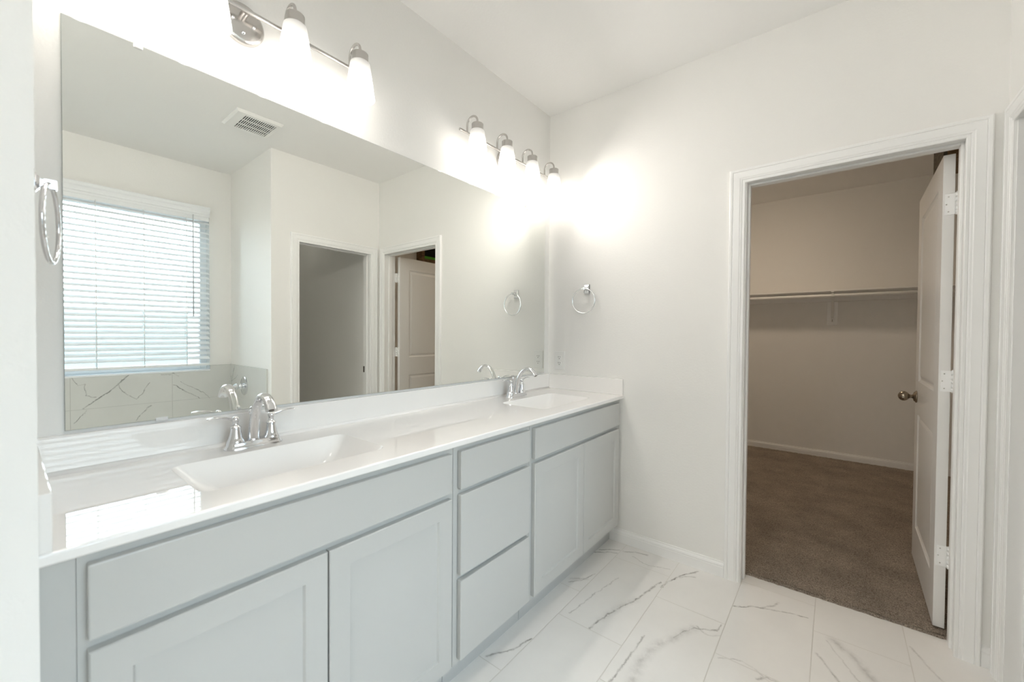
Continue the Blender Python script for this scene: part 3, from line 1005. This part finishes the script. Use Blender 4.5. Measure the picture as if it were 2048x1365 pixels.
for (cx, cy) in BAS:
    mb = MB()
    lv = [(0, 0, 0.0), (0.0008, 0.0008, -0.0008), (0.0018, 0.002, -0.0028), (0.010, 0.022, -0.030), (0.021, 0.050, -0.060), (0.034, 0.080, -0.086), (0.052, 0.112, -0.105), (0.078, 0.155, -0.116), (0.118, 0.218, -0.122)]
    lps = [rrect(cx, cy, BHX - a, BHY - c, max(0.035 - 0.1 * a * 0, 0.021) if a < 0.1 else 0.0215, ZK + d) for a, c, d in lv]
    mb.rings(lps, cap0=False, cap1=False)
    o = mb.build('sink_basin', M['marble'], recalc=True, smooth_angle=60)
    o.data.transform(Matrix.Translation(-vt.location)); o.parent = vt
    b = MB(); b.lathe([(0.0235, 0.0015), (0.0225, 0.004), (0.017, 0.003), (0.016, 0.001), (0.014, 0.001), (0.014, 0.004), (0.011, 0.007), (0.0005, 0.008)], (cx, cy, ZK - 0.125))
    d = b.build('drain', M['chrome']); d.data.transform(Matrix.Translation(-vt.location)); d.parent = o
b = MB(); b.box(0.002, CY0, ZK, 0.021, CY1, 0.992, 0.002, 2); _wp('backsplash', b, M['marble'], vt)
b = MB(); b.box(0.0212, CY1 - 0.018, ZK, CX1 - 0.002, CY1, 0.992, 0.002, 2); _wp('side_splash', b, M['marble'], vt)
b = MB(); b.box(0.0212, CY0, ZK, CX1 - 0.002, CY0 + 0.016, 0.992, 0.002, 2); _wp('side_splash', b, M['marble'], vt)
# soft cove fillet where the backsplash meets the deck
mb = MB()
r = 0.010
arc = [(0.021 + r - r * math.sin(a), ZK + r - r * math.cos(a)) for a in [R(90 * i / 6) for i in range(7)]]
mb.rings([[(x, y, z) for (x, z) in arc] + [(0.0205, y, ZK + 0.0001)] for y in (CY0 + 0.016, CY1 - 0.018)])
_wp('cove_fillet', mb, M['marble'], vt)

# ------------------------------------------------------------------ faucets
def stadium(cx, cy, hl, hw, z, n=10):
    pts = []
    for k in range(n + 1):
        a = R(0 + 180 * k / n); pts.append(Vector((cx + hw * math.cos(a), cy + (hl - hw) + hw * math.sin(a), z)))
    for k in range(n + 1):
        a = R(180 + 180 * k / n); pts.append(Vector((cx + hw * math.cos(a), cy - (hl - hw) + hw * math.sin(a), z)))
    return pts
def make_faucet(loc, label):
    f = thing('faucet', loc, label, 'faucet', 'chrome two-handle faucets on the vanity')
    mb = MB()
    mb.rings([stadium(0, 0, *a) for a in ((0.083, 0.0275, 0.0), (0.083, 0.0275, 0.0035), (0.079, 0.0250, 0.007), (0.0765, 0.0225, 0.013), (0.0755, 0.0215, 0.0195), (0.0745, 0.0205, 0.021))])
    mb.build('base_plate', M['chrome'], f, smooth_angle=50)
    # spout: wide flattened tube rising and arching forward (+x)
    P = [(-0.004, 0.018), (-0.002, 0.035), (0.002, 0.060), (0.009, 0.088), (0.020, 0.115), (0.036, 0.140), (0.055, 0.158), (0.076, 0.1665), (0.097, 0.165), (0.115, 0.155), (0.128, 0.142), (0.137, 0.128)]
    fl = [(0.0185, 0.0150), (0.0170, 0.0125), (0.0160, 0.0110), (0.0150, 0.0100), (0.0142, 0.0095), (0.0138, 0.0090), (0.0138, 0.0088), (0.0140, 0.0088), (0.0145, 0.0090), (0.0152, 0.0092), (0.0160, 0.0096), (0.0168, 0.0105)]
    # densify
    pts, ff = [], []
    for i in range(len(P) - 1):
        for s in range(3):
            t = s / 3
            p0 = P[max(i - 1, 0)]; p1 = P[i]; p2 = P[i + 1]; p3 = P[min(i + 2, len(P) - 1)]
            q = [0.5 * ((2 * p1[c]) + (-p0[c] + p2[c]) * t + (2 * p0[c] - 5 * p1[c] + 4 * p2[c] - p3[c]) * t * t + (-p0[c] + 3 * p1[c] - 3 * p2[c] + p3[c]) * t ** 3) for c in (0, 1)]
            pts.append((q[0], 0, q[1])); ff.append((fl[i][0] + (fl[i + 1][0] - fl[i][0]) * t, fl[i][1] + (fl[i + 1][1] - fl[i][1]) * t))
    pts.append((P[-1][0], 0, P[-1][1])); ff.append(fl[-1])
    mb = MB(); mb.tube(pts, 0.01, 20, flat=ff, up=(1, 0, 0))
    sp = mb.build('spout', M['chrome'], f, smooth_angle=50)
    mb = MB()
    dv = Vector((P[-1][0] - P[-2][0], 0, P[-1][1] - P[-2][1])).normalized()
    e0 = Vector((P[-1][0], 0, P[-1][1]))
    mb.tube([e0 - dv * 0.002, e0 + dv * 0.0015], 0.0075, 16)
    mb.build('aerator', M['steel'], sp)
    for s in (-1, 1):
        mb = MB()
        mb.lathe([(0.0235, 0.018), (0.0235, 0.0235), (0.0205, 0.028), (0.0178, 0.036), (0.0155, 0.046), (0.0138, 0.056), (0.0128, 0.0635), (0.0150, 0.0645), (0.0150, 0.067), (0.0128, 0.069), (0.0095, 0.0715), (0.0078, 0.075), (0.0070, 0.081), (0.0085, 0.084)], (0, s * 0.0508, 0), n=28)
        mb.sphere((0, s * 0.0508, 0.0905), 0.0102)
        h = mb.build('handle', M['chrome'], f, smooth_angle=50)
        mb = MB()
        c = s * 0.0508
        mb.tube([(0, c + s * 0.004, 0.0915), (0, c + s * 0.014, 0.0935), (0, c + s * 0.026, 0.0985), (0, c + s * 0.042, 0.1020), (0, c + s * 0.060, 0.1025), (0.0, c + s * 0.072, 0.1010), (0.0, c + s * 0.0735, 0.1007)],
                0.005, 14, flat=[(0.0045, 0.0045), (0.0045, 0.0042), (0.0052, 0.0036), (0.0066, 0.0030), (0.0080, 0.0026), (0.0086, 0.0024), (0.0070, 0.0012)], up=(0, 0, 1))
        mb.build('lever', M['chrome'], h, smooth_angle=60)
    mb = MB()
    mb.lathe([(0.0026, 0.018), (0.0026, 0.096), (0.0060, 0.098), (0.0068, 0.103), (0.0060, 0.108), (0.0030, 0.111), (0.0005, 0.1115)], (-0.0245, 0, 0), n=16)
    mb.build('lift_rod', M['chrome'], f, smooth_angle=50)
    return f
fa = make_faucet((0.086, -1.832, ZK), 'chrome two-handle faucet at the nearer sink')
dup(fa, (0.086, -0.463, ZK), 'chrome two-handle faucet at the far corner sink')

# ------------------------------------------------------------------ mirror
mi = thing('wall_mirror', (0.003, -1.146, 1.0004), 'wide frameless mirror above the vanity backsplash', 'mirror')
b = MB(); b.quad((0.0062, -2.2340, 1.0012), (0.0062, -0.0593, 1.0012), (0.0062, -0.0593, 2.0552), (0.0062, -2.2340, 2.0552))
b2 = MB(); b2.box(0.0008, -2.2347, 1.0004, 0.0058, -0.0585, 2.0560)
_wp('glass_edge', b2, M['mirror_edge'], mi)
b3 = MB(); b3.box(0.0058, -2.2340, 1.0011, 0.0062, -0.0592, 2.0553)
_wp('mirror_face', b3, M['mirror'], mi)
b.bm.free()
for (yy, zz, s) in ((-2.090, 2.056, 1), (-0.268, 2.056, 1), (-2.044, 1.0004, -1), (-0.40, 1.0004, -1)):
    b = MB()
    if s > 0:
        b.box(0.0008, yy - 0.010, zz - 0.012, 0.0095, yy + 0.010, zz + 0.018, 0.003, 2)
    else:
        b.box(0.0066, yy - 0.014, zz - 0.004, 0.0088, yy + 0.014, zz + 0.006, 0.0008)
    _wp('mirror_clip', b, M['clear'], mi)

# ------------------------------------------------------------------ vanity lights
def make_light(yc, label):
    f = thing('vanity_light', (0, yc, 2.27), label, 'wall light', 'four-shade vanity light bars above the mirror')
    def P(name, mb, mat, sa=45, parent=f):
        o = mb.build(name, mat, None, smooth_angle=sa)
        o.parent = parent
        return o
    mb = MB(); mb.lathe([(0.064, 0.0005), (0.064, 0.012), (0.061, 0.017), (0.054, 0.0195), (0.0005, 0.0205)], (0, 0, -0.006), axis='x', n=48)
    bpz = P('backplate', mb, M['nickel'])
    for (dy, dz) in ((-0.030, -0.008), (0.030, -0.008), (0.0, -0.040)):
        mb = MB()
        mb.lathe([(0.0045, 0.018), (0.0045, 0.024), (0.003, 0.026), (0.0005, 0.0265)], (0, dy, dz), axis='x', n=14)
        P('cap_nut', mb, M['chrome'], parent=bpz)
    mb = MB()
    mb.lathe([(0.0068, -0.405), (0.0068, 0.405)], (0.050, 0, 0.016), axis='y', n=20)
    mb.tube([(0.018, 0, 0.016), (0.045, 0, 0.016)], 0.011, 18)
    P('crossbar', mb, M['nickel'])
    for i in range(4):
        y = -0.3525 + 0.235 * i
        mb = MB()
        pts = [(0.050, y, 0.016), (0.050, y, 0.050)]
        for k in range(0, 15):
            a = R(180 - 180 * k / 14)
            pts.append((0.086 + 0.036 * math.cos(a), y, 0.052 + 0.036 * math.sin(a)))
        pts += [(0.122, y, 0.040)]
        mb.tube(pts, 0.0052, 14, up=(0, 1, 0))
        P('arm', mb, M['nickel'])
        mb = MB(); mb.lathe([(0.010, 0.0395), (0.0275, 0.0390), (0.0290, 0.037), (0.0290, 0.0065), (0.0278, 0.006), (0.0276, 0.024), (0.005, 0.025)], (0.122, y, 0), n=32)
        P('socket_cup', mb, M['nickel'])
        mb = MB()
        mb.lathe([(0.0265, 0.0065), (0.0320, 0.0055), (0.0345, 0.003), (0.0360, -0.002), (0.0525, -0.123), (0.0527, -0.126), (0.0520, -0.128), (0.0500, -0.128), (0.0345, -0.004), (0.0270, 0.004)], (0.122, y, 0), n=40)
        P('glass_shade', mb, M['shade'])
        # the bulb's own light leaving the front of the frosted shade
        sl = bpy.data.lights.get('vanity_bulb')
        if sl is None:
            sl = bpy.data.lights.new('vanity_bulb', 'SPOT')
            sl.energy = BULB_W; sl.color = (1.0, 0.95, 0.885)
            sl.spot_size = R(166); sl.spot_blend = 0.9; sl.shadow_soft_size = 0.03
        so = bpy.data.objects.new('bulb', sl); COL.objects.link(so)
        so.parent = f; so.location = (0.186, y, -0.075); so.rotation_euler = (0, R(-66), 0)
    return f
va = make_light(-1.8365, 'nickel four-shade light bar over the nearer sink, cut by the frame top')
dup(va, (0, -0.4905, 2.27), 'nickel four-shade light bar over the far sink corner')

# ------------------------------------------------------------------ towel rings
def make_ring(loc, label, rotz, tw, post=0.046):
    f = thing('towel_ring', loc, label, 'towel ring', 'chrome towel rings on the side walls', rotz)
    # local: wall plane at y=0, sticks out along -y
    mb = MB()
    def sq(h, v, y): return [(-h, y, -v), (h, y, -v), (h, y, v), (-h, y, v)]
    mb.rings([sq(0.020, 0.029, -0.0003), sq(0.020, 0.029, -0.005), sq(0.017, 0.026, -0.009), sq(0.011, 0.017, -0.012), sq(0.009, 0.010, -0.017)], smooth=False)
    mb.build('mounting_plate', M['chrome'], f)
    mb = MB()
    mb.rings([sq(0.0075, 0.008, -0.015), sq(0.0068, 0.007, -post + 0.010), sq(0.0085, 0.0085, -post + 0.009), sq(0.0085, 0.0085, -post - 0.008), sq(0.007, 0.007, -post - 0.0095)], smooth=False)
    mb.build('post', M['chrome'], f)
    mb = MB()
    mb.torus((0, -post, -0.0775), 0.0775, 0.0040, Matrix.Rotation(tw, 3, 'Z'))
    mb.build('ring', M['chrome'], f)
    return f
ra = make_ring((0.293, 0, 1.549), 'chrome towel ring on the wall above the outlet, right of the mirror', 0, R(2))
rb = make_ring((0.300, YF, 1.549), 'blurred chrome towel ring at the left edge, seen nearly edge-on', PI, R(-11), 0.031)

# ------------------------------------------------------------------ outlet
ou = thing('wall_outlet', (0.093, 0, 1.083), 'white duplex outlet plate above the far end of the vanity', 'outlet')
mb = MB(); mb.box(-0.0385, -0.0055, -0.062, 0.0385, -0.0003, 0.062, 0.003, 2); mb.build('cover_plate', M['plastic'], ou)
for dz in (0.0195, -0.0195):
    mb = MB(); lp = []
    for y in (-0.0050, -0.0075):
        pts = []
        for k in range(32):
            a = 2 * PI * k / 32
            pts.append((0.0172 * max(-0.93, min(0.93, math.cos(a))), y, dz + 0.0172 * max(-0.82, min(0.82, math.sin(a)))))
        lp.append(pts)
    mb.rings(lp, smooth=False)
    rc = mb.build('receptacle', M['plastic'], ou)
    mb = MB()
    mb.box(-0.0075, -0.0079, dz + 0.001, -0.0050, -0.0074, dz + 0.0095); mb.box(0.0050, -0.0079, dz + 0.002, 0.0072, -0.0074, dz + 0.0090)
    mb.lathe([(0.0026, 0.0), (0.0026, 0.0005)], (0, -0.0074, dz - 0.0065), axis='-y', n=14)
    mb.build('socket_slots', M['dark'], rc)
mb = MB(); mb.lathe([(0.003, 0.0), (0.0026, 0.0012)], (0, -0.0055, 0), axis='-y', n=14); mb.build('screw', M['plastic'], ou)

# ------------------------------------------------------------------ ceiling vent
ve = thing('ceiling_vent', (1.718, -1.218, ZC), 'white slotted exhaust vent on the ceiling, seen in the mirror', 'vent')
vx0, vx1, vy0, vy1 = -0.150, 0.150, -0.145, 0.145
gx0, gx1, gy0, gy1 = -0.112, 0.112, -0.085, 0.115
mb = MB()
def fr(x0, y0, x1, y1): mb.box(x0, y0, -0.012, x1, y1, -0.0005, 0.0)
prof_o = [(vx0, vy0), (vx1, vy0), (vx1, vy1), (vx0, vy1)]
prof_i = [(gx0, gy0), (gx1, gy0), (gx1, gy1), (gx0, gy1)]
mb.rings([[(x, y, -0.0005) for x, y in prof_o], [(x, y, -0.005) for x, y in prof_o],
          [(x + (0.012 if x < 0 else -0.012), y + (0.012 if y < 0 else -0.012), -0.018) for x, y in prof_o],
          [(x, y, -0.020) for x, y in prof_i], [(x, y, -0.004) for x, y in prof_i]], cap0=False, cap1=False, smooth=False)
mb.build('vent_frame', M['plastic'], ve)
mb = MB()
ns = 16
pitch = (gy1 - gy0) / ns
for i in range(ns + 1):
    y = gy0 + i * pitch
    mb.box(gx0, max(gy0, y - 0.0028), -0.0195, gx1, min(gy1, y + 0.0028), -0.017)
for x in (-0.038, 0.038):
    mb.box(x - 0.004, gy0, -0.0197, x + 0.004, gy1, -0.017)
mb.build('vent_grille', M['plastic'], ve)
mb = MB(); mb.box(gx0, gy0, -0.004, gx1, gy1, -0.0005); mb.build('dark_duct', M['dark'], ve)

# ------------------------------------------------------------------ tub and tub valve
tv = thing('tub_valve', (2.592, YA - 0.010, 0.779), 'chrome round tub valve with lever on the tile, seen in the mirror', 'tub valve')
mb = MB(); mb.lathe([(0.083, 0.0003), (0.083, 0.003), (0.078, 0.006), (0.045, 0.010), (0.030, 0.012)], (0, 0, 0), axis='-y', n=48); mb.build('escutcheon', M['chrome'], tv, smooth_angle=40)
mb = MB(); mb.lathe([(0.024, 0.011), (0.024, 0.030), (0.022, 0.032), (0.020, 0.045), (0.026, 0.050), (0.026, 0.062), (0.022, 0.066), (0.024, 0.072), (0.018, 0.080), (0.010, 0.086), (0.008, 0.090)], (0, 0, 0), axis='-y', n=32)
hb = mb.build('handle_hub', M['chrome'], tv, smooth_angle=40)
mb = MB(); mb.tube([(0, -0.085, 0), (0, -0.100, 0.002), (0.002, -0.118, 0.004), (0.004, -0.140, 0.006)], [0.007, 0.0055, 0.006, 0.008], 14); mb.sphere((0.0005, -0.102, 0.002), 0.0085)
mb.build('lever', M['chrome'], hb, smooth_angle=50)

tb = thing('bathtub', (2.55, -1.80, 0), 'white alcove bathtub under the window, hidden below the mirror view', 'bathtub')
mb = MB()
cx, cy = 2.545, -1.790
hx, hy = 0.393, 0.793
def rr(hx_, hy_, r, z): return [p - tb.location for p in rrect(cx, cy, hx_, hy_, r, z)]
mb.rings([rr(hx, hy, 0.012, 0.0), rr(hx, hy, 0.012, 0.47), rr(hx - 0.004, hy - 0.004, 0.012, 0.478), rr(hx - 0.07, hy - 0.08, 0.14, 0.478), rr(hx - 0.085, hy - 0.10, 0.14, 0.465), rr(hx - 0.12, hy - 0.17, 0.14, 0.20), rr(hx - 0.17, hy - 0.25, 0.14, 0.12)])
mb.build('tub_shell', M['tub'], tb, smooth_angle=50)

# ------------------------------------------------------------------ ceiling lamps outside the picture: closet, and added fill in bathroom and toilet room
def dome(name, x, y, label, watts, col, r=0.14):
    L = thing(name, (x, y, ZC), label, 'ceiling light')
    mb = MB(); mb.lathe([(r, 0.0005), (r, 0.022), (r - 0.008, 0.026), (r - 0.012, 0.026)], (0, 0, 0), axis='z', n=40, cap1=False)
    mb.bm.transform(Matrix.Diagonal((1, 1, -1, 1)))
    mb.build('rim', M['plastic'], L)
    mb = MB(); mb.lathe([(r - 0.012, 0.024), (r - 0.02, 0.040), (r * 0.6, 0.055), (r * 0.3, 0.061), (0.0005, 0.063)], (0, 0, 0), axis='z', n=40)
    mb.bm.transform(Matrix.Diagonal((1, 1, -1, 1)))
    mb.build('diffuser', lens_mat(watts, col), L, smooth_angle=60)
    return L
dome('ceiling_light', 0.95, 1.70, 'round closet ceiling light above the doorway line, out of view', CLOSET_W, (1.0, 0.80, 0.60))
dome('ceiling_light', 0.85, -2.95, 'round ceiling light added as fill behind the viewpoint, out of view', FILL_W, (1.0, 0.97, 0.93), 0.18)  # added fill light, built as a ceiling fixture
dome('ceiling_light', 3.45, -0.42, 'round dim ceiling light added to brighten the toilet room, out of view', TOILET_FILL_W, (1.0, 0.96, 0.86), 0.10)  # added fixture that lifts the dim wall beyond the doorway
